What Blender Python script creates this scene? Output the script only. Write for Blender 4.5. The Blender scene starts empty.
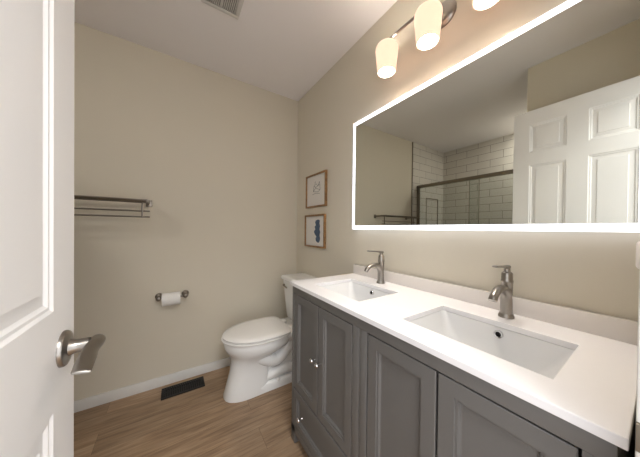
import bpy, bmesh, math, random
from mathutils import Vector, Matrix

sc = bpy.context.scene
COL = sc.collection
PI = math.pi

# ---------------------------------------------------------------- camera
W, B, CEIL = 1.0256, 2.0436, 2.44          # mirror wall, back wall, ceiling
F_PX, YAW, PITCH, ROLL = 226.516, math.radians(33.4946), math.radians(-0.4603), math.radians(0.6155)
fw = Vector((math.sin(YAW)*math.cos(PITCH), math.cos(YAW)*math.cos(PITCH), math.sin(PITCH)))
rt = Vector((math.cos(YAW), -math.sin(YAW), 0))
up = rt.cross(fw)
r2 = rt*math.cos(ROLL) + up*math.sin(ROLL)
u2 = -rt*math.sin(ROLL) + up*math.cos(ROLL)
cam_data = bpy.data.cameras.new('camera')
cam = bpy.data.objects.new('camera', cam_data)
COL.objects.link(cam)
m = Matrix((r2, u2, -fw)).transposed().to_4x4()
m.translation = (0, 0, 1.1704)
cam.matrix_world = m
cam_data.sensor_fit = 'HORIZONTAL'
cam_data.sensor_width = 36
cam_data.lens = F_PX/640*36
cam_data.shift_x = -4.04/640
cam_data.shift_y = 2.33/640
cam_data.clip_start = 0.02
sc.camera = cam

# ---------------------------------------------------------------- world, exposure
wd = bpy.data.worlds.new('world'); sc.world = wd
wd.use_nodes = True
bg = wd.node_tree.nodes['Background']
bg.inputs[0].default_value = (0.95, 0.97, 1.0, 1)
bg.inputs[1].default_value = 1.75
sc.view_settings.view_transform = 'Standard'
sc.view_settings.look = 'None'
sc.view_settings.gamma = 1
sc.view_settings.exposure = 0.62
sc.view_settings.use_curve_mapping = False

SHADE_GLOW, BULB_GLOW, STRIP_GLOW, BACK_GLOW = 0.88, 255.0, 1.3, 0.4
HALL_W = 20.0

# unseen fill light added in the hallway behind the camera to brighten the room
ld = bpy.data.lights.new('hall_fill_light', 'AREA')
ld.shape = 'RECTANGLE'; ld.size = 0.6; ld.size_y = 0.6
ld.energy = HALL_W; ld.color = (1.0, 0.98, 0.95)
lo = bpy.data.objects.new('hall_fill_light', ld); COL.objects.link(lo)
lo.location = (0.15, -0.75, 2.40)
# unseen fill light added over the bathtub to brighten the alcove
ld = bpy.data.lights.new('shower_fill_light', 'AREA')
ld.shape = 'DISK'; ld.size = 0.16
ld.energy = 5.5; ld.color = (1.0, 0.97, 0.93)
lo = bpy.data.objects.new('shower_fill_light', ld); COL.objects.link(lo)
lo.location = (-1.45, 0.74, 2.428)

# ---------------------------------------------------------------- materials
def lin(c):
    return tuple((x/255/12.92 if x/255 <= 0.04045 else ((x/255+0.055)/1.055)**2.4) for x in c) + (1,)

def mat(name, rgb, rough=0.5, metal=0.0, bump=0.0, bscale=200, spec=None, coat=0.0, noise=0.0, nscale=4):
    m = bpy.data.materials.new(name); m.use_nodes = True
    nt = m.node_tree; b = nt.nodes['Principled BSDF']
    b.inputs['Base Color'].default_value = lin(rgb)
    b.inputs['Roughness'].default_value = rough
    b.inputs['Metallic'].default_value = metal
    if spec is not None: b.inputs['Specular IOR Level'].default_value = spec
    if coat: b.inputs['Coat Weight'].default_value = coat
    tc = nt.nodes.new('ShaderNodeTexCoord')
    if noise:
        n = nt.nodes.new('ShaderNodeTexNoise'); n.inputs['Scale'].default_value = nscale
        n.inputs['Detail'].default_value = 4
        nt.links.new(tc.outputs['Object'], n.inputs['Vector'])
        mx = nt.nodes.new('ShaderNodeMixRGB'); mx.blend_type = 'MIX'
        c = lin(rgb)
        mx.inputs[1].default_value = tuple(x*(1-noise) for x in c[:3]) + (1,)
        mx.inputs[2].default_value = tuple(min(1, x*(1+noise)) for x in c[:3]) + (1,)
        nt.links.new(n.outputs['Fac'], mx.inputs[0]); nt.links.new(mx.outputs[0], b.inputs['Base Color'])
    if bump:
        n = nt.nodes.new('ShaderNodeTexNoise'); n.inputs['Scale'].default_value = bscale
        n.inputs['Detail'].default_value = 3
        nt.links.new(tc.outputs['Object'], n.inputs['Vector'])
        bp = nt.nodes.new('ShaderNodeBump'); bp.inputs['Strength'].default_value = bump
        bp.inputs['Distance'].default_value = 0.002
        nt.links.new(n.outputs['Fac'], bp.inputs['Height']); nt.links.new(bp.outputs[0], b.inputs['Normal'])
    return m

def emit(name, rgb, strength, base=None):
    m = bpy.data.materials.new(name); m.use_nodes = True
    b = m.node_tree.nodes['Principled BSDF']
    b.inputs['Base Color'].default_value = lin(base or rgb)
    b.inputs['Roughness'].default_value = 0.4
    b.inputs['Emission Color'].default_value = lin(rgb)
    b.inputs['Emission Strength'].default_value = strength
    return m

M = {}
M['wall'] = mat('greige_paint', (217, 209, 192), 0.75, bump=0.12, bscale=160, noise=0.015)
M['ceiling'] = mat('ceiling_paint', (244, 240, 240), 0.85, bump=0.10, bscale=140)
M['trim'] = mat('white_trim_paint', (228, 226, 222), 0.4)
M['door'] = mat('white_door_paint', (234, 232, 231), 0.38, bump=0.03, bscale=90)
M['vanity'] = mat('grey_cabinet_paint', (103, 101, 99), 0.45, noise=0.02, nscale=12)
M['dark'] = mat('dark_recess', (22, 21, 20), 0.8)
M['quartz'] = mat('white_quartz', (239, 238, 240), 0.22, noise=0.012, nscale=60)
M['splash'] = mat('white_quartz_splash', (226, 220, 215), 0.25, noise=0.012, nscale=60)
M['ceramic'] = mat('white_ceramic', (240, 240, 239), 0.12, coat=0.4)
M['sink'] = mat('sink_ceramic', (222, 223, 224), 0.12, coat=0.4)
M['seat'] = mat('white_seat_plastic', (238, 236, 233), 0.25)
M['nickel'] = mat('brushed_nickel', (156, 151, 145), 0.28, metal=1.0)
M['nickel_dark'] = mat('brushed_nickel_rail', (140, 132, 122), 0.33, metal=1.0)
M['chrome'] = mat('chrome', (210, 210, 210), 0.1, metal=1.0)
M['shower_metal'] = mat('shower_frame_metal', (140, 132, 120), 0.45, metal=1.0)
M['black'] = mat('black_metal', (14, 13, 13), 0.55)
M['paper'] = mat('white_tissue', (238, 236, 232), 0.9, bump=0.2, bscale=300)
M['card'] = mat('cardboard_core', (150, 125, 95), 0.9)
M['mat_board'] = mat('cream_mat_board', (226, 221, 214), 0.8)
M['plate'] = mat('white_plastic', (236, 230, 226), 0.35)
M['ink'] = mat('pencil_grey', (120, 120, 118), 0.9)
M['blue'] = mat('blue_watercolour', (84, 100, 120), 0.9, noise=0.35, nscale=25)
M['bluelight'] = mat('pale_blue_watercolour', (205, 210, 212), 0.9, noise=0.05, nscale=25)
M['vent'] = mat('white_vent_plastic', (214, 211, 207), 0.5)
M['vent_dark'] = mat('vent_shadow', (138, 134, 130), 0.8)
M['strip'] = emit('led_strip', (238, 242, 255), STRIP_GLOW, (240, 240, 240))
M['backstrip'] = emit('led_back_strip', (232, 238, 255), BACK_GLOW, (240, 240, 240))
M['shade'] = emit('frosted_glass_shade', (255, 206, 176), SHADE_GLOW, (120, 110, 96))
M['bulb'] = emit('lamp_bulb', (255, 245, 232), BULB_GLOW)

def mirror_mat():
    m = bpy.data.materials.new('silvered_mirror'); m.use_nodes = True
    b = m.node_tree.nodes['Principled BSDF']
    b.inputs['Base Color'].default_value = (0.765, 0.78, 0.72, 1)
    b.inputs['Metallic'].default_value = 1; b.inputs['Roughness'].default_value = 0.0
    return m
M['mirror'] = mirror_mat()

def glass_mat():
    m = bpy.data.materials.new('shower_glass'); m.use_nodes = True
    nt = m.node_tree; nt.nodes.clear()
    out = nt.nodes.new('ShaderNodeOutputMaterial')
    tr = nt.nodes.new('ShaderNodeBsdfTransparent'); tr.inputs[0].default_value = (0.965, 0.98, 0.97, 1)
    gl = nt.nodes.new('ShaderNodeBsdfGlossy'); gl.inputs['Roughness'].default_value = 0.02
    fr = nt.nodes.new('ShaderNodeFresnel'); fr.inputs[0].default_value = 1.45
    mx = nt.nodes.new('ShaderNodeMixShader')
    nt.links.new(fr.outputs[0], mx.inputs[0]); nt.links.new(tr.outputs[0], mx.inputs[1]); nt.links.new(gl.outputs[0], mx.inputs[2])
    nt.links.new(mx.outputs[0], out.inputs[0])
    return m
M['glass'] = glass_mat()

def tile_mat(name, axis):
    m = bpy.data.materials.new(name); m.use_nodes = True
    nt = m.node_tree; b = nt.nodes['Principled BSDF']
    tc = nt.nodes.new('ShaderNodeTexCoord'); sp = nt.nodes.new('ShaderNodeSeparateXYZ'); cb = nt.nodes.new('ShaderNodeCombineXYZ')
    nt.links.new(tc.outputs['Object'], sp.inputs[0])
    nt.links.new(sp.outputs[axis], cb.inputs[0]); nt.links.new(sp.outputs['Z'], cb.inputs[1])
    br = nt.nodes.new('ShaderNodeTexBrick')
    br.inputs['Color1'].default_value = lin((216, 211, 203)); br.inputs['Color2'].default_value = lin((210, 205, 197))
    br.inputs['Mortar'].default_value = lin((112, 106, 98))
    br.inputs['Scale'].default_value = 1; br.inputs['Mortar Size'].default_value = 0.0022
    br.inputs['Mortar Smooth'].default_value = 0.05
    br.inputs['Brick Width'].default_value = 0.305; br.inputs['Row Height'].default_value = 0.103
    br.offset = 0.5
    nt.links.new(cb.outputs[0], br.inputs['Vector'])
    nt.links.new(br.outputs['Color'], b.inputs['Base Color'])
    b.inputs['Roughness'].default_value = 0.3
    return m
M['tile_x'] = tile_mat('subway_tile_end', 'X')
M['tile_y'] = tile_mat('subway_tile_long', 'Y')

def floor_mat():
    m = bpy.data.materials.new('oak_plank_floor'); m.use_nodes = True
    nt = m.node_tree; b = nt.nodes['Principled BSDF']
    N = nt.nodes.new; L = nt.links.new
    tc = N('ShaderNodeTexCoord')
    br = N('ShaderNodeTexBrick'); br.offset = 0.37
    br.inputs['Scale'].default_value = 1; br.inputs['Brick Width'].default_value = 1.22; br.inputs['Row Height'].default_value = 0.152
    br.inputs['Mortar Size'].default_value = 0.0009; br.inputs['Mortar Smooth'].default_value = 0.3
    br.inputs['Color1'].default_value = (0.28, 0.28, 0.28, 1); br.inputs['Color2'].default_value = (0.72, 0.72, 0.72, 1)
    br.inputs['Mortar'].default_value = (0.5, 0.5, 0.5, 1)
    mp = N('ShaderNodeMapping'); mp.inputs['Location'].default_value = (0.35, 0.06, 0)
    L(tc.outputs['Object'], mp.inputs[0]); L(mp.outputs[0], br.inputs['Vector'])
    # grain, stretched along the planks and shifted from plank to plank
    sh = N('ShaderNodeVectorMath'); sh.operation = 'MULTIPLY_ADD'
    L(br.outputs['Color'], sh.inputs[0]); sh.inputs[1].default_value = (7, 3, 5); L(mp.outputs[0], sh.inputs[2])
    m2 = N('ShaderNodeMapping'); m2.inputs['Scale'].default_value = (1.7, 17, 1)
    L(sh.outputs[0], m2.inputs[0])
    n1 = N('ShaderNodeTexNoise'); n1.inputs['Scale'].default_value = 1.6; n1.inputs['Detail'].default_value = 8
    n1.inputs['Roughness'].default_value = 0.65; n1.inputs['Distortion'].default_value = 0.6
    L(m2.outputs[0], n1.inputs['Vector'])
    m3 = N('ShaderNodeMapping'); m3.inputs['Scale'].default_value = (7, 110, 1)
    L(sh.outputs[0], m3.inputs[0])
    n2 = N('ShaderNodeTexNoise'); n2.inputs['Scale'].default_value = 1.0; n2.inputs['Detail'].default_value = 4
    L(m3.outputs[0], n2.inputs['Vector'])
    cr = N('ShaderNodeValToRGB')
    e = cr.color_ramp.elements
    e[0].position = 0.27; e[0].color = lin((122, 99, 77))
    e[1].position = 0.76; e[1].color = lin((180, 157, 131))
    e.new(0.5).color = lin((158, 131, 104))
    L(n1.outputs['Fac'], cr.inputs[0])
    mx = N('ShaderNodeMixRGB'); mx.blend_type = 'OVERLAY'; mx.inputs[0].default_value = 0.42
    L(cr.outputs[0], mx.inputs[1]); L(n2.outputs['Fac'], mx.inputs[2])
    mx2 = N('ShaderNodeMixRGB'); mx2.blend_type = 'OVERLAY'; mx2.inputs[0].default_value = 0.35
    L(mx.outputs[0], mx2.inputs[1]); L(br.outputs['Color'], mx2.inputs[2])
    mx3 = N('ShaderNodeMixRGB'); mx3.blend_type = 'MULTIPLY'
    L(br.outputs['Fac'], mx3.inputs[0]); L(mx2.outputs[0], mx3.inputs[1]); mx3.inputs[2].default_value = (0.45, 0.42, 0.4, 1)
    L(mx3.outputs[0], b.inputs['Base Color'])
    b.inputs['Roughness'].default_value = 0.5
    bp = N('ShaderNodeBump'); bp.inputs['Strength'].default_value = 0.12; bp.inputs['Distance'].default_value = 0.002
    L(n2.outputs['Fac'], bp.inputs['Height']); L(bp.outputs[0], b.inputs['Normal'])
    return m
M['floor'] = floor_mat()

def wood_mat():
    m = bpy.data.materials.new('oak_frame'); m.use_nodes = True
    nt = m.node_tree; b = nt.nodes['Principled BSDF']
    tc = nt.nodes.new('ShaderNodeTexCoord'); n = nt.nodes.new('ShaderNodeTexNoise')
    n.inputs['Scale'].default_value = 30; n.inputs['Detail'].default_value = 5
    cr = nt.nodes.new('ShaderNodeValToRGB')
    cr.color_ramp.elements[0].position = .3; cr.color_ramp.elements[0].color = lin((122, 90, 56))
    cr.color_ramp.elements[1].position = .7; cr.color_ramp.elements[1].color = lin((170, 130, 84))
    nt.links.new(tc.outputs['Object'], n.inputs['Vector']); nt.links.new(n.outputs['Fac'], cr.inputs[0])
    nt.links.new(cr.outputs[0], b.inputs['Base Color']); b.inputs['Roughness'].default_value = .5
    return m
M['oak'] = wood_mat()

# ---------------------------------------------------------------- mesh helpers (world coordinates)
def box(bm, x0, x1, y0, y1, z0, z1, bev=0, seg=2):
    r = bmesh.ops.create_cube(bm, size=1)
    vs = r['verts']
    for v in vs:
        v.co = Vector(((x0+x1)/2 + v.co.x*(x1-x0), (y0+y1)/2 + v.co.y*(y1-y0), (z0+z1)/2 + v.co.z*(z1-z0)))
    if bev:
        es = list({e for v in vs for e in v.link_edges})
        bmesh.ops.bevel(bm, geom=es, offset=bev, segments=seg, affect='EDGES', profile=0.5)

def loft(bm, rings, cap0=True, cap1=True, closed=True):
    vr = [[bm.verts.new(p) for p in r] for r in rings]
    n = len(vr[0])
    for a, b in zip(vr, vr[1:]):
        for i in range(n if closed else n-1):
            j = (i+1) % n
            bm.faces.new((a[i], a[j], b[j], b[i]))
    if cap0: bm.faces.new(vr[0][::-1])
    if cap1: bm.faces.new(vr[-1])
    return vr

def frame_of(d):
    d = Vector(d).normalized()
    a = Vector((0, 0, 1)) if abs(d.z) < 0.9 else Vector((1, 0, 0))
    u = d.cross(a).normalized(); v = d.cross(u).normalized()
    return u, v

def tube(bm, pts, radii, n=14, cap=True):
    pts = [Vector(p) for p in pts]
    if not isinstance(radii, (list, tuple)): radii = [radii]*len(pts)
    rings = []; u = None
    for i, p in enumerate(pts):
        d = (pts[min(i+1, len(pts)-1)] - pts[max(i-1, 0)]).normalized()
        if u is None: u, v = frame_of(d)
        else:
            u = (u - d*u.dot(d)).normalized(); v = d.cross(u)
        r = radii[i]
        ru, rv = r if isinstance(r, tuple) else (r, r)
        rings.append([p + u*ru*math.cos(2*PI*k/n) + v*rv*math.sin(2*PI*k/n) for k in range(n)])
    loft(bm, rings, cap, cap)

def lathe(bm, prof, c, axis='Z', n=28, cap0=True, cap1=True):
    """prof: list of (radius, distance along axis); c: origin"""
    rings = []
    for r, h in prof:
        ring = []
        for k in range(n):
            a = 2*PI*k/n
            if axis == 'Z': q = Vector((r*math.cos(a), r*math.sin(a), h))
            elif axis == 'X': q = Vector((h, r*math.cos(a), r*math.sin(a)))
            elif axis == '-X': q = Vector((-h, r*math.cos(a), r*math.sin(a)))
            else: q = Vector((r*math.cos(a), -h, r*math.sin(a)))      # '-Y'
            ring.append(Vector(c) + q)
        rings.append(ring)
    loft(bm, rings, cap0, cap1)

def smoothpath(ctrl, n=8):
    """Catmull-Rom through control tuples of any length"""
    out = []
    P = [ctrl[0]] + list(ctrl) + [ctrl[-1]]
    for i in range(1, len(P)-2):
        for k in range(n):
            t = k/n
            out.append(tuple(0.5*((2*b) + (-a+c)*t + (2*a-5*b+4*c-d)*t*t + (-a+3*b-3*c+d)*t**3)
                             for a, b, c, d in zip(P[i-1], P[i], P[i+1], P[i+2])))
    out.append(tuple(ctrl[-1]))
    return out

def rrect(cx, cy, hx, hy, r, n=5):
    out = []
    for sx, sy, a0 in ((1, 1, 0), (-1, 1, 90), (-1, -1, 180), (1, -1, 270)):
        for k in range(n+1):
            a = math.radians(a0 + 90*k/n)
            out.append((cx + sx*(hx-r) + r*math.cos(a), cy + sy*(hy-r) + r*math.sin(a)))
    return out

def panel_x(bm, xs, sgn, y0, y1, z0, z1, thick, steps):
    """a panelled leaf whose face lies at x = xs and looks towards sgn*X; steps: (inset, depth) loops ending in the flat panel"""
    def ring(i, d): 
        x = xs - sgn*d
        return [Vector((x, y0+i, z0+i)), Vector((x, y1-i, z0+i)), Vector((x, y1-i, z1-i)), Vector((x, y0+i, z1-i))]
    rings = [ring(0, thick), ring(0, 0.0015), ring(0.0015, 0)] + [ring(i, d) for i, d in steps]
    loft(bm, rings)

def obj(name, bm, material, parent=None, smooth=35):
    bmesh.ops.remove_doubles(bm, verts=bm.verts, dist=1e-6)
    bmesh.ops.recalc_face_normals(bm, faces=bm.faces)
    if smooth:
        for f in bm.faces: f.smooth = True
        lim = math.radians(smooth)
        for e in bm.edges:
            if len(e.link_faces) == 2 and e.calc_face_angle(0) > lim: e.smooth = False
    origin = Vector((0, 0, 0))
    if parent is not None:
        q = parent
        while q is not None:
            origin += q.location; q = q.parent
    else:
        cs = [v.co for v in bm.verts]
        lo_ = Vector((min(c.x for c in cs), min(c.y for c in cs), min(c.z for c in cs)))
        hi_ = Vector((max(c.x for c in cs), max(c.y for c in cs), max(c.z for c in cs)))
        origin = Vector(((lo_.x+hi_.x)/2, (lo_.y+hi_.y)/2, lo_.z))
        if name in ('floor', 'ceiling') or name.startswith('wall_'): origin = Vector((0, 0, 0))
    bmesh.ops.translate(bm, verts=bm.verts, vec=-origin)
    me = bpy.data.meshes.new(name); bm.to_mesh(me); bm.free()
    me.materials.append(material)
    o = bpy.data.objects.new(name, me); COL.objects.link(o)
    if parent is not None: o.parent = parent
    else: o.location = origin
    return o

def thing(name, label, cat, loc, group=None):
    o = bpy.data.objects.new(name, None); COL.objects.link(o)
    o.empty_display_size = 0.05
    o.location = loc; o['label'] = label; o['category'] = cat
    if group: o['group'] = group
    return o

def tag(o, label, cat, group=None):
    o['label'] = label; o['category'] = cat
    if group: o['group'] = group
    return o

def struct(name, bm, material, label=None, cat=None, smooth=35):
    o = obj(name, bm, material, None, smooth)
    o['kind'] = 'structure'
    if label: o['label'] = label
    if cat: o['category'] = cat
    return o

def dup(root, loc, label):
    r = root.copy(); COL.objects.link(r); r.location = loc; r['label'] = label
    def rec(src, dst):
        for ch in list(src.children):
            c = ch.copy(); COL.objects.link(c); c.parent = dst
            rec(ch, c)
    rec(root, r)
    return r

def nb(): return bmesh.new()

# ================================================================ SETTING
XL = -1.71            # tiled long wall of the tub alcove
XT = -0.897           # where the tile begins on the back wall
XC, YC = -0.328, 0.613   # wall behind the open door and its end
XJ0, XJ1 = -0.186, 0.487  # door opening
T = 0.10

bm = nb(); box(bm, XL-T, W+T, -1.6, B+T, -0.05, 0); struct('floor', bm, M['floor'], 'brown oak-look plank floor', 'floor', 0)
bm = nb(); box(bm, XL-T, W+T, -0.12, B+T, CEIL, CEIL+0.05); struct('ceiling', bm, M['ceiling'], 'white painted flat ceiling', 'ceiling', 0)
bm = nb(); box(bm, XL-T, W+T, B, B+T, 0, CEIL); struct('wall_back', bm, M['wall'], 'greige wall with towel rack and paper holder', 'wall', 0)
bm = nb(); box(bm, W, W+T, -0.12, B, 0, CEIL); struct('wall_right', bm, M['wall'], 'greige wall behind the lit mirror and vanity', 'wall', 0)
bm = nb(); box(bm, XL-T, XL, YC, B, 0, CEIL); struct('wall_left', bm, M['tile_y'], 'white subway tiled wall along the bathtub', 'wall', 0)
bm = nb()
box(bm, XL-T, XC, YC-T, YC, 0, CEIL); box(bm, XC-T, XC, -0.12, YC-T, 0, CEIL)
struct('wall_closet', bm, M['wall'], 'greige wall behind the open white door', 'wall', 0)
bm = nb()
box(bm, XC, XJ0-0.02, -0.12, 0, 0, CEIL); box(bm, XJ1+0.02, W, -0.12, 0, 0, CEIL); box(bm, XJ0-0.02, XJ1+0.02, -0.12, 0, 2.07, CEIL)
struct('wall_front', bm, M['wall'], 'greige wall around the doorway', 'wall', 0)

# baseboards
bm = nb(); box(bm, XT+0.004, W-0.013, B-0.012, B, 0, 0.0712, 0.003); struct('baseboard_back', bm, M['trim'], 'white baseboard along the back wall', 'baseboard')
bm = nb(); box(bm, W-0.012, W, 1.16, B, 0, 0.0712, 0.003); struct('baseboard_right', bm, M['trim'], 'white baseboard behind the toilet', 'baseboard')
bm = nb(); box(bm, XC, XC+0.012, 0.03, YC, 0, 0.0712, 0.003); struct('baseboard_left', bm, M['trim'], 'white baseboard on the wall behind the door', 'baseboard')

# tile skin on the back wall of the alcove, with the niche cut out of it
NX0, NX1, NZ0, NZ1 = -1.566, -1.239, 1.02, 1.665
bm = nb()
box(bm, XL, NX0, B-0.011, B, 0, CEIL); box(bm, NX1, XT, B-0.011, B, 0, CEIL)
box(bm, NX0, NX1, B-0.011, B, 0, NZ0); box(bm, NX0, NX1, B-0.011, B, NZ1, CEIL)
struct('wall_tile_end', bm, M['tile_x'], 'white subway tile on the end of the shower alcove', 'wall', 0)
bm = nb(); box(bm, XT, XT+0.006, B-0.014, B, 0, CEIL); struct('trim_1', bm, M['shower_metal'], 'thin dark metal strip at the edge of the shower tile', 'trim')
bm = nb(); box(bm, XL, -0.93, YC, YC+0.011, 0, CEIL); struct('wall_tile_near', bm, M['tile_x'], 'white subway tile on the near end of the shower', 'wall', 0)
t = tag(thing('shower_niche', '', '', (-1.40, B-0.011, NZ0)), 'dark framed niche in the tiled end wall of the shower', 'niche')
bm = nb()
for a in ((NX0, NX0+.014, NZ0, NZ1), (NX1-.014, NX1, NZ0, NZ1), (NX0, NX1, NZ0, NZ0+.014), (NX0, NX1, NZ1-.014, NZ1)):
    box(bm, a[0], a[1], B-0.014, B-0.0005, a[2], a[3])
obj('niche_frame', bm, M['shower_metal'], t)
bm = nb(); box(bm, NX0+.014, NX1-.014, B-0.006, B-0.001, NZ0+.014, NZ1-.014); obj('back_tile', bm, M['tile_x'], t)

# door frame of the doorway
bm = nb()
box(bm, XJ1, XJ1+0.02, -0.125, 0.002, 0, 2.05); box(bm, XJ0-0.02, XJ0, -0.125, 0.0, 0, 2.05); box(bm, XJ0-0.02, XJ1+0.02, -0.125, 0.002, 2.05, 2.07)
struct('trim_2', bm, M['trim'], 'white door jamb of the doorway', 'door jamb')
bm = nb()
box(bm, XJ1+0.004, XJ1+0.064, 0, 0.0185, 0, 2.11, 0.003); box(bm, XJ0-0.075, XJ0-0.03, 0, 0.0185, 0, 2.11, 0.003); box(bm, XJ0-0.075, XJ1+0.064, 0, 0.0165, 2.056, 2.116, 0.003)
trim_casing = struct('trim_3', bm, M['trim'], 'white door casing at the right edge beside the counter end', 'door casing')
bm = nb()
box(bm, XJ1-0.0015, XJ1+0.0005, -0.03, 0.004, 0.865, 0.935); box(bm, XJ1-0.0015, XJ1+0.006, 0.002, 0.0182, 0.895, 0.930, 0.001)
tag(obj('strike_plate', bm, M['shower_metal']), 'dark metal strike plate on the door jamb at the right edge', 'strike plate')

# ---------------------------------------------------------------- the open door
DX, DY0, DY1, DZ0, DZ1, DT = -0.1645, -0.004, 0.6443, 0.012, 2.035, 0.035
bm = nb()
cols = [(0.087, 0.273), (0.367, 0.553)]
rows = [(0.215, 0.862), (1.030, 1.645), (1.735, 1.935)]
ys = [DY0] + [y for c in cols for y in c] + [DY1]
zs = [DZ0] + [z for r in rows for z in r] + [DZ1]
for sgn, xs in ((1, DX), (-1, DX-DT)):
    for i in range(5):
        for j in range(7):
            y0, y1, z0, z1 = ys[i], ys[i+1], zs[j], zs[j+1]
            if i % 2 == 1 and j % 2 == 1:
                def ring(ins, d): 
                    x = xs - sgn*d
                    return [Vector((x, y0+ins, z0+ins)), Vector((x, y1-ins, z0+ins)), Vector((x, y1-ins, z1-ins)), Vector((x, y0+ins, z1-ins))]
                loft(bm, [ring(0, 0), ring(.005, .003), ring(.010, .003), ring(.015, .0068), ring(.018, .0068), ring(.035, .0048), ring(.0365, .0022)], False, True)
            else:
                x = xs
                bm.faces.new([bm.verts.new(p) for p in ((x, y0, z0), (x, y1, z0), (x, y1, z1), (x, y0, z1))])
def q(*ps): bm.faces.new([bm.verts.new(p) for p in ps])
x0, x1 = DX-DT, DX
q((x0, DY1, DZ0), (x1, DY1, DZ0), (x1, DY1, DZ1), (x0, DY1, DZ1)); q((x0, DY0, DZ0), (x1, DY0, DZ0), (x1, DY0, DZ1), (x0, DY0, DZ1))
q((x0, DY0, DZ0), (x1, DY0, DZ0), (x1, DY1, DZ0), (x0, DY1, DZ0)); q((x0, DY0, DZ1), (x1, DY0, DZ1), (x1, DY1, DZ1), (x0, DY1, DZ1))
door = struct('door_1', bm, M['door'], 'white six-panel door standing open at the left edge', 'door', 15)

HY, HZ = 0.592, 0.952
bm = nb(); lathe(bm, [(0.031, 0), (0.031, 0.003), (0.029, 0.006), (0.022, 0.008), (0.015, 0.009)], (DX, HY, HZ), 'X', 36)
handle = obj('door_handle', bm, M['nickel'], door); handle['label'] = 'brushed nickel lever handle'
bm = nb()
lathe(bm, [(0.0155, 0.008), (0.0125, 0.014), (0.0115, 0.02), (0.0115, 0.034)], (DX, HY, HZ), 'X', 24)
obj('neck', bm, M['nickel'], handle)
bm = nb()
XA = DX + 0.043
secs = smoothpath([(XA, HY+0.0135, HZ, 0.004, 0.006, 0), (XA, HY+0.0105, HZ, 0.0110, 0.0112, 0), (XA, HY-0.006, HZ, 0.0112, 0.0118, .1),
                   (XA, HY-0.028, HZ+.001, 0.0070, 0.0124, .55), (XA+0.001, HY-0.052, HZ-0.000, 0.0042, 0.0124, 1.0),
                   (XA+0.002, HY-0.078, HZ-0.003, 0.0034, 0.0120, 1.3), (XA+0.003, HY-0.096, HZ-0.006, 0.0030, 0.0115, 1.4), (XA+0.003, HY-0.099, HZ-0.007, 0.001, 0.0105, 1.4)], 6)
rings = []
for x, y, z, ra, rb, tw in secs:
    ring = []
    for k in range(20):
        a = 2*PI*k/20
        px, pz = ra*math.cos(a), rb*math.sin(a)
        ring.append(Vector((x + px*math.cos(tw) - pz*math.sin(tw), y, z + px*math.sin(tw) + pz*math.cos(tw))))
    rings.append(ring)
loft(bm, rings); obj('lever', bm, M['nickel'], handle)
for hz in (0.25, 1.02, 1.80):
    bm = nb(); lathe(bm, [(0.006, 0), (0.006, 0.09)], (DX+0.004, DY0-0.0005, hz), 'Z', 12); obj('hinge', bm, M['nickel'], door)

# ================================================================ BATHTUB AND SHOWER SCREEN (seen in the mirror)
tub = thing('bathtub', 'white bathtub behind the sliding glass shower screen', 'bathtub', (-1.34, 1.32, 0))
TX0, TX1, TY0, TY1, TZ = XL+.001, -0.965, YC+0.011, B-0.011, 0.38
bm = nb()
oc = rrect((TX0+TX1)/2, (TY0+TY1)/2, (TX1-TX0)/2, (TY1-TY0)/2, 0.004)
def rr(h1, h2, r, z): return [Vector((x, y, z)) for x, y in rrect((TX0+TX1)/2, (TY0+TY1)/2, h1, h2, r)]
hx, hy = (TX1-TX0)/2, (TY1-TY0)/2
loft(bm, [rr(hx, hy, .004, 0), rr(hx, hy, .004, TZ-.01), rr(hx-.004, hy-.004, .006, TZ), rr(hx-.07, hy-.08, .09, TZ), rr(hx-.085, hy-.10, .1, TZ-.03), rr(hx-.13, hy-.2, .12, 0.09), rr(hx-.2, hy-.3, .1, 0.07)], True, True)
obj('tub_shell', bm, M['ceramic'], tub)
bm = nb(); lathe(bm, [(0.03, 0), (0.03, 0.004), (0.02, 0.005)], (-1.34, TY0+.42, 0.0705)); obj('drain', bm, M['chrome'], tub)

scr = thing('shower_screen', 'grey metal framed sliding glass shower screen on the bathtub rim', 'shower screen', (-1.02, 1.32, TZ))
SX = -1.02
bm = nb(); box(bm, SX-.022, SX+.022, TY0, TY1, 1.782, 1.822, .003); obj('header_rail', bm, M['shower_metal'], scr)
bm = nb(); box(bm, SX-.022, SX+.022, TY0, TY1, TZ, TZ+.03, .003); obj('bottom_track', bm, M['shower_metal'], scr)
for y0 in (TY0, TY1-.028):
    bm = nb(); box(bm, SX-.018, SX+.018, y0, y0+.028, TZ+.03, 1.782, .002); obj('side_jamb', bm, M['shower_metal'], scr)
for x, y0, y1 in ((SX-.010, 1.226, TY1-.03), (SX+.008, TY0+.03, 1.324)):
    bm = nb(); box(bm, x-.003, x+.003, y0, y1, TZ+.02, 1.786); g = obj('glass_panel', bm, M['glass'], scr, 0)
    for yy in (y0, y1):
        bm = nb(); box(bm, x-.004, x+.004, yy-.0025, yy+.0025, TZ+.02, 1.786); obj('edge_seal', bm, M['shower_metal'], g)
# made-up trim ring around the added fill light in the alcove ceiling
tl = thing('shower_fill_trim', 'round white trim ring of an added fill light over the bathtub', 'fill light trim', (-1.45, 0.74, CEIL))
bm = nb()
rings = [[Vector((-1.45+r*math.cos(2*PI*k/32), 0.74+r*math.sin(2*PI*k/32), z)) for k in range(32)] for r, z in ((.10, CEIL-.0005), (.098, CEIL-.006), (.082, CEIL-.008), (.082, CEIL-.0005))]
loft(bm, rings, False, False); obj('trim_ring', bm, M['trim'], tl)

# ================================================================ VANITY
VY0, VY1, VF = 0.036, 1.145, 0.552
CT0, CT1 = 0.8575, 0.8757
van = thing('bathroom_vanity', 'long grey double vanity cabinet with four framed doors under white countertop', 'vanity', (0.79, 0.59, 0))
bm = nb()
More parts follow.
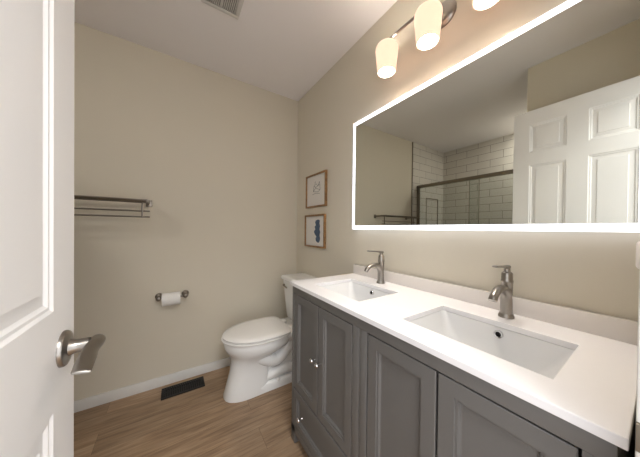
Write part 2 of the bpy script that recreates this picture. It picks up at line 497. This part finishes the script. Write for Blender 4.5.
# carcass: sides, back, floor, open below
box(bm, VF+.022, W-.002, VY1-.018, VY1, 0.10, CT0); box(bm, VF+.022, W-.002, VY0, VY0+.018, 0.10, CT0)
box(bm, W-.02, W-.002, VY0, VY1, 0.10, CT0); box(bm, VF+.022, W-.002, VY0, VY1, 0.10, 0.118)
box(bm, VF+.022, W-.002, .59, .606, 0.10, CT0)
obj('carcass', bm, M['vanity'], van)
bm = nb(); box(bm, VF+.0225, VF+.028, VY0+.02, VY1-.02, 0.11, .852); obj('gap_shadow_board', bm, M['dark'], van)  # dark sheet, its colour stands in for shade in the door gaps
DZT, DZB, WT, WB = 0.815, 0.304, 0.297, 0.098
bm = nb()
box(bm, VF, VF+.022, VY0, VY1, DZT+.003, CT0-.0005, .001)                # top rail
box(bm, VF, VF+.022, 1.124, VY1, 0.055, DZT+.003, .001); box(bm, VF, VF+.022, VY0, .071, 0.055, DZT+.003, .001)
box(bm, VF, VF+.022, .599, .636, 0.055, DZT+.003, .0015); box(bm, VF, VF+.022, .562, .597, 0.055, DZT+.003, .0015)
obj('face_frame', bm, M['vanity'], van)
bm = nb(); box(bm, VF, VF+.022, .636, 1.124, .055, WB-.003, .001); obj('apron', bm, M['vanity'], van)
bm = nb(); box(bm, VF, VF+.022, .071, .562, .055, WB-.003, .001); obj('apron', bm, M['vanity'], van)
for y0, y1, x0, x1 in ((VY1-.042, VY1, VF, VF+.045), (VY0, VY0+.042, VF, VF+.045), (VY1-.042, VY1, W-.06, W-.015), (VY0, VY0+.042, W-.06, W-.015)):
    bm = nb(); box(bm, x0, x1, y0, y1, 0, 0.10, .002); obj('foot', bm, M['vanity'], van)
STEPS = [(.039, 0), (.040, .005), (.0455, .005), (.049, .012), (.052, .013)]
def knob(parent, y, z):
    bm = nb(); lathe(bm, [(.0065, 0), (.0055, .004), (.0045, .010), (.006, .013), (.0105, .017), (.0115, .021), (.0095, .0255), (.004, .0275)], (VF, y, z), '-X', 20)
    k = obj('knob', bm, M['chrome'], parent); k['label'] = 'shiny metal knob'
for y0, y1, ky in ((.8800, 1.1195, .899), (.6405, .8735, .854), (.3175, .5575, .337), (.0755, .3110, .290)):
    bm = nb(); panel_x(bm, VF+.001, -1, y0, y1, DZB+.001, DZT-.0015, .02, STEPS)
    d = obj('cabinet_door', bm, M['vanity'], van, 12); knob(d, ky, .560)
for y0, y1 in ((.6385, 1.1215), (.0735, .5595)):
    bm = nb(); panel_x(bm, VF, -1, y0, y1, WB, WT, .02, [(.036, 0), (.037, .005), (.0425, .005), (.046, .012), (.049, .013)])
    d = obj('drawer', bm, M['vanity'], van, 12)
    for ky in (y0+.10, y1-.10): knob(d, ky, .195)

# countertop with two cut-outs
XF, YL, YR = 0.5404, 1.1569, 0.0257
SXA, SXB = 0.632, 0.882
S = [(0.122, 0.481), (0.690, 1.036)]
bm = nb()
def slab_ring(poly, z): return [Vector((x, y, z)) for x, y in poly]
xs_ = [XF, SXA, SXB, W-.0005]; ys_ = [YR, S[0][0], S[0][1], S[1][0], S[1][1], YL]
for i in range(3):
    for j in range(5):
        if i == 1 and j in (1, 3): continue
        for z in (CT0, CT1):
            bm.faces.new([bm.verts.new((x, y, z)) for x, y in ((xs_[i], ys_[j]), (xs_[i+1], ys_[j]), (xs_[i+1], ys_[j+1]), (xs_[i], ys_[j+1]))])
def side(a, b): bm.faces.new([bm.verts.new(p) for p in ((*a, CT0), (*b, CT0), (*b, CT1), (*a, CT1))])
for i in range(3):
    for y in (YR, YL): side((xs_[i], y), (xs_[i+1], y))
for j in range(5):
    for x in (xs_[0], xs_[3]): side((x, ys_[j]), (x, ys_[j+1]))
for a, b in S:
    side((SXA, a), (SXB, a)); side((SXA, b), (SXB, b)); side((SXA, a), (SXA, b)); side((SXB, a), (SXB, b))
ct = obj('countertop', bm, M['quartz'], None, 20)
tag(ct, 'white quartz countertop with two sink cut-outs on the grey vanity', 'countertop')
bv = ct.modifiers.new('bevel', 'BEVEL'); bv.width = .0015; bv.segments = 2; bv.limit_method = 'ANGLE'
bm = nb(); box(bm, W-.0205, W-.0005, YR+.002, 1.1575, CT1, .9357, .0015)
tag(obj('backsplash', bm, M['splash']), 'low white quartz backsplash along the wall behind the two faucets', 'backsplash')

# sinks
def make_sink(y0, y1, label):
    cx, cy = (SXA+SXB)/2, (y0+y1)/2
    t = thing('sink', label, 'sink', (cx, cy, CT0), 'undermount sinks')
    bm = nb()
    hx, hy = (SXB-SXA)/2, (y1-y0)/2
    zt = CT0-.0006
    def rg(ix, iy, r, z, dx=0): return [Vector((x, y, z)) for x, y in rrect(cx+dx, cy, hx-ix, hy-iy, r, 6)]
    inner = [rg(-.018, -.018, .02, zt), rg(-.001, -.001, .016, zt), rg(.001, .002, .018, zt-.006), rg(.008, .018, .03, zt-.05), rg(.016, .036, .04, zt-.088), rg(.026, .055, .05, zt-.106), rg(.045, .08, .05, zt-.113), rg(.09, .14, .03, zt-.117)]
    vr = loft(bm, inner, False, True)
    outer = [rg(-.018, -.018, .02, zt-.012), rg(-.010, -.006, .03, zt-.05), rg(-.002, .02, .05, zt-.11), rg(.06, .1, .05, zt-.13)]
    loft(bm, [inner[0]] + outer, False, True)
    obj('basin', bm, M['sink'], t, 60)
    xo = SXB-.0075; zo = zt-.020; yo = cy-.007
    bm = nb()
    prof = [(.0075, .0), (.0078, .004), (.0108, .005), (.0122, .003), (.0122, -.004)]
    tilt = Matrix.Rotation(math.radians(10), 4, 'Y')
    rings = []
    for r, h in prof:
        rings.append([Vector((xo, yo, zo)) + tilt @ Vector((-h, r*math.cos(2*PI*k/24), r*math.sin(2*PI*k/24))) for k in range(24)])
    loft(bm, rings, False, False); o = obj('overflow_ring', bm, M['chrome'], t); o['label'] = 'round metal overflow ring'
    bm = nb(); loft(bm, [[Vector((xo, yo, zo)) + tilt @ Vector((h, r*math.cos(2*PI*k/24), r*math.sin(2*PI*k/24))) for k in range(24)] for r, h in ((.0085, -.0012), (.002, -.0012))]); obj('overflow_hole', bm, M['dark'], t)
    bm = nb(); lathe(bm, [(.024, -.002), (.024, .002), (.019, .003), (.018, .0005), (.014, .0005), (.012, .004), (.004, .005)], (cx, cy, zt-.117)); obj('drain', bm, M['chrome'], t)
    return t
s1 = make_sink(*S[1], 'rectangular white sink at the far end of the counter next to the toilet')
s2 = make_sink(*S[0], 'rectangular white sink in front of the faucet at the right of the counter')

# faucets
FX = 0.952
def make_faucet(y, label):
    t = thing('faucet', label, 'faucet', (FX, y, CT1), 'brushed nickel faucets')
    z = CT1
    bm = nb(); lathe(bm, [(.0225, 0), (.0225, .006), (.0208, .009), (.0195, .013)], (FX, y, z), 'Z', 32); obj('base', bm, M['nickel'], t)
    bm = nb()
    path = smoothpath([(FX, y, z+.012, .0180, .0180), (FX, y, z+.045, .0172, .0172), (FX-.003, y, z+.070, .0168, .0166), (FX-.018, y, z+.092, .0160, .0146), (FX-.046, y, z+.104, .0146, .0122),
                       (FX-.077, y, z+.101, .0130, .0105), (FX-.103, y, z+.087, .0122, .0100), (FX-.113, y, z+.074, .0122, .0100)], 6)
    tube(bm, [p[:3] for p in path], [(p[3], p[4]) for p in path], 24)
    obj('spout', bm, M['nickel'], t)
    bm = nb()
    lathe(bm, [(.0150, .06), (.0160, .09), (.0163, .118), (.0175, .120), (.0175, .126), (.0163, .128), (.0160, .148), (.0150, .152), (.0095, .156), (.0085, .168), (.0095, .172), (.0090, .176), (.004, .177)], (FX+.003, y, z), 'Z', 32)
    obj('handle_column', bm, M['nickel'], t)
    bm = nb()
    path = smoothpath([(FX+.014, y, z+.170, .008, .005), (FX-.002, y, z+.172, .0085, .006), (FX-.03, y, z+.175, .007, .004), (FX-.072, y, z+.179, .0075, .0036), (FX-.098, y, z+.181, .0085, .0036), (FX-.101, y, z+.181, .004, .0015)], 5)
    tube(bm, [p[:3] for p in path], [(p[3], p[4]) for p in path], 16)
    obj('lever', bm, M['nickel'], t)
    return t
f1 = make_faucet(.867, 'brushed nickel faucet behind the sink nearer the toilet')
f2 = dup(f1, (FX, .300, CT1), 'brushed nickel faucet behind the near right sink')

# ================================================================ LIT MIRROR
MX = W-.04; MY0, MY1, MZ0, MZ1, SW = .0165, 1.1505, 1.1707, 1.8667, .0235
mir = thing('lit_mirror', 'large rectangular wall mirror with a glowing white edge above the vanity', 'mirror', (W, (MY0+MY1)/2, MZ0))
bm = nb(); box(bm, MX, MX+.005, MY0+SW, MY1-SW, MZ0+SW, MZ1-SW); obj('mirror_glass', bm, M['mirror'], mir, 0)
bm = nb()
for a in ((MY0, MY1, MZ0, MZ0+SW), (MY0, MY1, MZ1-SW, MZ1), (MY0, MY0+SW, MZ0+SW, MZ1-SW), (MY1-SW, MY1, MZ0+SW, MZ1-SW)): box(bm, MX, MX+.005, *a)
o = obj('light_strip', bm, M['strip'], mir, 0); o['label'] = 'glowing frosted white edge band'
bm = nb(); box(bm, MX+.005, MX+.030, MY0+.03, MY1-.03, MZ0+.03, MZ1-.03); obj('back_box', bm, M['trim'], mir)
bm = nb(); box(bm, MX+.030, W, MY0+.2, MY1-.2, MZ0+.2, MZ1-.2); obj('wall_bracket', bm, M['dark'], mir)
bm = nb()
for a in ((MY0+.012, MY1-.012, MZ0+.012, MZ0+.03), (MY0+.012, MY1-.012, MZ1-.03, MZ1-.012), (MY0+.012, MY0+.03, MZ0+.03, MZ1-.03), (MY1-.03, MY1-.012, MZ0+.03, MZ1-.03)): box(bm, MX+.006, MX+.014, *a)
obj('back_light', bm, M['backstrip'], mir, 0)

# ================================================================ VANITY LIGHT
LX = 0.900
LY = (.798, .573, .350)
vl = thing('vanity_light', 'three-shade brushed nickel wall light above the mirror', 'wall light', (W, .573, 2.10))
bm = nb(); lathe(bm, [(.056, 0), (.056, .006), (.050, .014), (.036, .020), (.02, .022)], (W, .573, 2.155), '-X', 40); obj('canopy', bm, M['nickel'], vl)
bm = nb(); tube(bm, smoothpath([(W-.018, .573, 2.155), (W-.06, .573, 2.158), (W-.105, .573, 2.152), (LX, .573, 2.130)], 5), .008, 12); obj('stem', bm, M['nickel'], vl)
bm = nb(); tube(bm, [(LX, LY[2]-.032, 2.130), (LX, LY[2]-.028, 2.130), (LX, LY[0]+.028, 2.130), (LX, LY[0]+.032, 2.130)], [.004, .0065, .0065, .004], 14); obj('crossbar', bm, M['nickel'], vl)
for y in LY:
    bm = nb(); lathe(bm, [(.004, .008), (.008, .004), (.008, -.008), (.006, -.012)], (LX, y, 2.130), 'Z', 16); obj('bar_joint', bm, M['nickel'], vl)
    bm = nb(); lathe(bm, [(.012, 0), (.028, -.005), (.030, -.010), (.030, -.016), (.024, -.020)], (LX, y, 2.124), 'Z', 24); obj('socket_cap', bm, M['nickel'], vl)
    bm = nb()
    out = [(.042, 2.111), (.0495, 2.106), (.0545, 2.096), (.0560, 2.084), (.0545, 2.066), (.0515, 2.035), (.0485, 2.005), (.0455, 1.973)]
    inn = [(r-.004, z) for r, z in out][::-1]
    rings = [[Vector((LX+r*math.cos(2*PI*k/32), y+r*math.sin(2*PI*k/32), z)) for k in range(32)] for r, z in out + inn]
    loft(bm, rings, False, False)
    s = obj('lamp_shade', bm, M['shade'], vl, 60); s['label'] = 'frosted glass shade glowing warm'
    bm = nb(); bmesh.ops.create_uvsphere(bm, u_segments=20, v_segments=12, radius=.030, matrix=Matrix.Translation((LX, y, 2.046)) @ Matrix.Diagonal((1.0, 1.0, 1.30, 1)))
    obj('bulb', bm, M['bulb'], s)

# ================================================================ TOILET
TY = 1.667
toi = thing('toilet', 'white two-piece toilet with closed lid between vanity and back wall', 'toilet', (.66, TY, 0))
def egg(xc, af, ab, hw, z, nf=2.0, nbk=2.6, n=40, dy=0):
    out = []
    for k in range(n):
        a = 2*PI*k/n
        c, s = math.cos(a), math.sin(a)
        e = nf if c < 0 else nbk
        x = (af if c < 0 else ab)*math.copysign(abs(c)**(2/e), c)
        y = hw*math.copysign(abs(s)**(2/e), s)
        out.append(Vector((xc+x, TY+dy+y, z)))
    return out
bm = nb()
loft(bm, [egg(.46, .172, .13, .108, 0, 2.4, 4), egg(.46, .172, .13, .110, .012, 2.4, 4), egg(.465, .160, .12, .104, .07, 2.3, 4), egg(.47, .143, .12, .101, .16, 2.2, 3.5), egg(.475, .138, .13, .106, .22, 2.1, 3),
          egg(.485, .150, .16, .124, .262, 2.0, 2.6), egg(.505, .182, .20, .150, .292, 2, 2.5), egg(.525, .222, .225, .172, .318, 2, 2.5), egg(.53, .240, .235, .181, .345, 2, 2.5), egg(.53, .244, .24, .183, .375, 2, 2.5), egg(.53, .240, .238, .180, .388, 2, 2.5)])
obj('bowl', bm, M['ceramic'], toi, 50)
bm = nb()
def rb(x0, x1, hw, z, r=.02): return [Vector((x, y, z)) for x, y in rrect((x0+x1)/2, TY, (x1-x0)/2, hw, r, 5)]
loft(bm, [rb(.45, .86, .070, .0), rb(.45, .86, .066, .12), rb(.45, .92, .070, .22, .03), rb(.50, .98, .095, .30, .04), rb(.60, .99, .125, .345, .04), rb(.66, 1.0, .150, .37, .04), rb(.66, 1.0, .152, .392, .04), rb(.665, .995, .148, .398, .04)])
obj('rear_body', bm, M['ceramic'], toi, 50)
bm = nb()
loft(bm, [rb(.47, .80, .106, 0), rb(.47, .80, .106, .045), rb(.48, .795, .100, .056), rb(.49, .79, .088, .060)])
obj('foot_plinth', bm, M['ceramic'], toi, 50)
for s in (-1, 1):
    bm = nb()
    pts = smoothpath([(.50, TY+s*.070, .262, .050), (.57, TY+s*.082, .225, .046), (.64, TY+s*.084, .205, .045), (.70, TY+s*.080, .25, .046), (.76, TY+s*.074, .305, .044), (.82, TY+s*.06, .31, .036)], 6)
    tube(bm, [p[:3] for p in pts], [p[3] for p in pts], 18)
    pts = smoothpath([(.56, TY+s*.050, .075, .030), (.62, TY+s*.062, .098, .040), (.70, TY+s*.064, .11, .042), (.80, TY+s*.055, .085, .036)], 6)
    tube(bm, [p[:3] for p in pts], [p[3] for p in pts], 18)
    obj('trapway', bm, M['ceramic'], toi, 60)
    bm = nb(); lathe(bm, [(.014, 0), (.0135, .012), (.010, .018), (.003, .020)], (.645, TY+s*.096, .052)); obj('bolt_cap', bm, M['seat'], toi)
bm = nb()
loft(bm, [egg(.53, .234, .215, .172, .386, 2, 3), egg(.53, .236, .216, .173, .3925, 2, 3), egg(.53, .256, .22, .191, .394, 2, 3), egg(.53, .258, .22, .193, .401, 2, 3), egg(.53, .255, .218, .190, .404, 2, 3), egg(.53, .24, .21, .17, .4045, 2, 3)])
obj('seat', bm, M['seat'], toi, 50)
bm = nb()
loft(bm, [egg(.53, .226, .20, .164, .404, 2, 5), egg(.53, .228, .205, .166, .4105, 2, 5), egg(.53, .250, .21, .186, .4115, 2, 5), egg(.53, .252, .21, .188, .4205, 2, 5), egg(.53, .246, .204, .182, .4265, 2, 5), egg(.53, .20, .17, .15, .430, 2, 5), egg(.53, .10, .10, .08, .432, 2, 4)])
obj('seat_lid', bm, M['seat'], toi, 50)
for s in (-1, 1):
    bm = nb(); box(bm, .738, .775, TY+s*.07-.02, TY+s*.07+.02, .396, .418, .005); obj('seat_hinge', bm, M['seat'], toi)
bm = nb()
def rt_(x0, x1, hw, z, r=.025): return [Vector((x, y, z)) for x, y in rrect((x0+x1)/2, TY, (x1-x0)/2, hw, r, 6)]
loft(bm, [rt_(.835, .995, .165, .397), rt_(.826, 1.0, .178, .412), rt_(.815, 1.008, .190, .55), rt_(.800, 1.008, .207, .727)])
obj('tank', bm, M['ceramic'], toi, 50)
bm = nb()
loft(bm, [rt_(.793, 1.012, .214, .727), rt_(.787, 1.014, .220, .732), rt_(.787, 1.014, .220, .752), rt_(.793, 1.010, .214, .7595), rt_(.82, 1.0, .19, .761)])
obj('tank_lid', bm, M['ceramic'], toi, 50)
bm = nb()
lathe(bm, [(.012, 0), (.012, .008), (.008, .013), (.003, .014)], (.8035, TY+.165, .680), '-X', 18)
tube(bm, [(.796, TY+.165, .680), (.791, TY+.13, .676), (.790, TY+.095, .672)], [.006, .006, .007], 12)
o = obj('flush_lever', bm, M['nickel_dark'], toi); o['label'] = 'small metal flush lever'

# ================================================================ TOILET PAPER
hp = thing('toilet_paper_holder', 'brushed nickel toilet paper holder on two round posts on the back wall', 'paper holder', (0, B, .664))
PY = B-.066
for x in (-.090, .074):
    bm = nb(); lathe(bm, [(.0245, 0), (.0245, .005), (.019, .011), (.011, .015), (.010, .040), (.0145, .050), (.0175, .060), (.0175, .071), (.013, .080), (.004, .083)], (x, B, .664), '-Y', 24); obj('post', bm, M['nickel_dark'], hp)
bm = nb(); tube(bm, [(-.089, PY, .664), (.073, PY, .664)], .0075, 14); obj('roller_bar', bm, M['nickel_dark'], hp)
RZ, RR = .664-.0125, .046
roll = thing('toilet_paper_roll', 'white toilet paper roll hanging on the wall holder', 'toilet paper', (-.010, PY, RZ))
def ringx(x, r, n=36, ph=0): return [Vector((x, PY+r*math.cos(2*PI*k/n), RZ+r*math.sin(2*PI*k/n))) for k in range(n)]
RX0, RX1 = -.071, .040
bm = nb(); loft(bm, [ringx(RX0, .0215), ringx(RX0, RR-.002), ringx(RX0+.002, RR), ringx(RX1-.002, RR), ringx(RX1, RR-.002), ringx(RX1, .0215)], False, False)
obj('paper', bm, M['paper'], roll)
bm = nb(); loft(bm, [ringx(RX0+.001, .0215), ringx(RX1-.001, .0215), ringx(RX1-.001, .0203), ringx(RX0+.001, .0203), ringx(RX0+.001, .0215)], False, False); obj('core', bm, M['card'], roll)
bm = nb()
sh = [(RX0, a) for a in range(140, 186, 5)]
ra = [[Vector((x, PY+r*math.cos(math.radians(a)), RZ+r*math.sin(math.radians(a)))) for x, r in ((RX0+.0005, RR+.0004), (RX1-.0005, RR+.0004), (RX1-.0005, RR+.0016), (RX0+.0005, RR+.0016))] for a in range(120, 181, 6)]
loft(bm, ra); obj('loose_end', bm, M['paper'], roll)

# ================================================================ TOWEL RACK
tr = thing('towel_rack', 'brushed nickel hotel towel rack with hanging bars on the back wall', 'towel rack', (-.46, B, 1.34))
RXA, RXB = -.775, -.150
for s, x in ((1, RXB), (-1, RXA)):
    bm = nb(); box(bm, x-.0185, x+.0185, B-.008, B, 1.315, 1.362, .003); obj('wall_plate', bm, M['nickel_dark'], tr)
    bm = nb(); box(bm, x-.006, x+.006, B-.19, B-.006, 1.330, 1.350, .002); obj('side_arm', bm, M['nickel_dark'], tr)
    bm = nb(); box(bm, x-s*.026-.0045, x-s*.026+.0045, B-.140, B-.130, 1.232, 1.337, .002); obj('drop_arm', bm, M['nickel_dark'], tr)
for y in (B-.183, B-.135, B-.088, B-.040):
    bm = nb(); tube(bm, [(RXA, y, 1.343), (RXB, y, 1.343)], .0065, 12); obj('shelf_rail', bm, M['nickel_dark'], tr)
for y, z, r in ((B-.135, 1.276, .005), (B-.135, 1.238, .005)):
    bm = nb(); tube(bm, [(RXA-.014, y, z), (RXB+.014, y, z)], r, 12); obj('hanging_bar', bm, M['nickel_dark'], tr)

# ================================================================ FLOOR REGISTER
fr = thing('floor_register', 'black slotted metal floor register by the back wall baseboard', 'floor vent', (.063, 1.93, 0))
a, b, c, d = -.070, .196, 1.866, 1.992
bm = nb(); box(bm, a+.01, b-.01, c+.01, d-.01, .0003, .0022); obj('backing', bm, M['dark'], fr)
bm = nb()
for q_ in ((a, b, c, c+.016), (a, b, d-.016, d), (a, a+.018, c+.016, d-.016), (b-.018, b, c+.016, d-.016), (a+.018, b-.018, 1.926, 1.932)): box(bm, *q_, .0005, .0065, .001)
obj('frame', bm, M['black'], fr)
n = 17
for i in range(n):
    x = a+.018 + (b-a-.036)*(i+.5)/n
    bm = nb(); box(bm, x-.0032, x+.0032, c+.015, d-.015, .0012, .0058); obj('slat', bm, M['black'], fr)

# ================================================================ CEILING VENT
cv = thing('ceiling_vent', 'white square exhaust vent grille in the ceiling', 'ceiling vent', (.217, 1.344, CEIL))
a, b, c, d = .117, .317, 1.244, 1.444
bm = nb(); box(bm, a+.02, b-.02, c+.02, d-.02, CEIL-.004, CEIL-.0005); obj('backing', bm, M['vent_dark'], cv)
bm = nb()
for q_ in ((a, b, c, c+.024), (a, b, d-.024, d), (a, a+.024, c+.024, d-.024), (b-.024, b, c+.024, d-.024)): box(bm, *q_, CEIL-.014, CEIL-.0005, .004)
for x in (.217,): box(bm, x-.005, x+.005, c+.02, d-.02, CEIL-.012, CEIL-.002, .001)
obj('frame', bm, M['vent'], cv)
x = a+.029
while x < b-.028:
    bm = nb(); box(bm, x-.0022, x+.0022, c+.022, d-.022, CEIL-.011, CEIL-.003); obj('slat', bm, M['vent'], cv); x += .0095

# ================================================================ PICTURE FRAMES
def picture(y0, y1, z0, z1, label):
    t = thing('picture_frame', label, 'picture', (W, (y0+y1)/2, z0), 'small framed pictures over the toilet')
    D = .020; fwid = .014
    bm = nb()
    for q_ in ((y0, y1, z0, z0+fwid), (y0, y1, z1-fwid, z1), (y0, y0+fwid, z0+fwid, z1-fwid), (y1-fwid, y1, z0+fwid, z1-fwid)): box(bm, W-D, W-.0005, *q_, .001)
    obj('frame', bm, M['oak'], t)
    bm = nb(); box(bm, W-.010, W-.0008, y0+fwid-.001, y1-fwid+.001, z0+fwid-.001, z1-fwid+.001); obj('paper_sheet', bm, M['mat_board'], t, 0)
    return t
p1 = picture(1.507, 1.833, 1.357, 1.645, 'upper oak framed picture with a faint pencil sketch')
yc, zc = 1.655, 1.515
bm = nb()
def stroke(*pts, r=.0016): tube(bm, [(W-.0105, yc-u, zc+v) for u, v in pts], r, 6)
# a loose sketch: a tilted box-like shape with crossing strokes (u: to the right in the photo)
stroke((-.055, -.020), (-.045, .030), (-.015, .045), (.020, .020), (.045, .055)); stroke((.045, .055), (.055, -.015), (.020, -.030), (-.055, -.020))
stroke((-.045, .030), (.000, .000), (.055, -.015)); stroke((-.055, -.020), (-.01, .015), (.045, .030)); stroke((-.07, -.045), (-.02, -.038), (.05, -.046)); stroke((-.03, .05), (-.02, .065))
obj('sketch', bm, M['ink'], p1)
p2 = picture(1.518, 1.847, 1.011, 1.294, 'lower oak framed picture with a dark blue blot')
bm = nb()
yc, zc = 1.640, 1.150
blot = [(-.02, .095), (.012, .102), (.035, .092), (.030, .070), (.038, .045), (.032, .020), (.040, -.005), (.034, -.035), (.040, -.060), (.030, -.090), (.010, -.098), (-.015, -.085), (-.022, -.062), (-.012, -.045), (-.034, -.025), (-.045, .000), (-.028, .018), (-.036, .040), (-.020, .055), (-.030, .078)]
pts = smoothpath([(u, v) for u, v in blot] + [blot[0]], 4)[:-1]
loft(bm, [[Vector((W-x, yc-u*1.15, zc+v*.98)) for u, v in pts] for x in (.0099, .0107)])
obj('blue_blot', bm, M['blue'], p2, 0)

# ================================================================ WALL OUTLET at the right edge
wo = thing('wall_outlet', 'white plastic outlet with a plug-in unit at the right edge below the mirror', 'outlet', (.90, 0, 1.12))
bm = nb(); box(bm, .862, .932, 0, .006, 1.055, 1.172, .003); obj('cover_plate', bm, M['plate'], wo)
bm = nb(); box(bm, .872, .922, .006, .038, 1.085, 1.152, .010, 4); obj('plug_body', bm, M['plate'], wo)
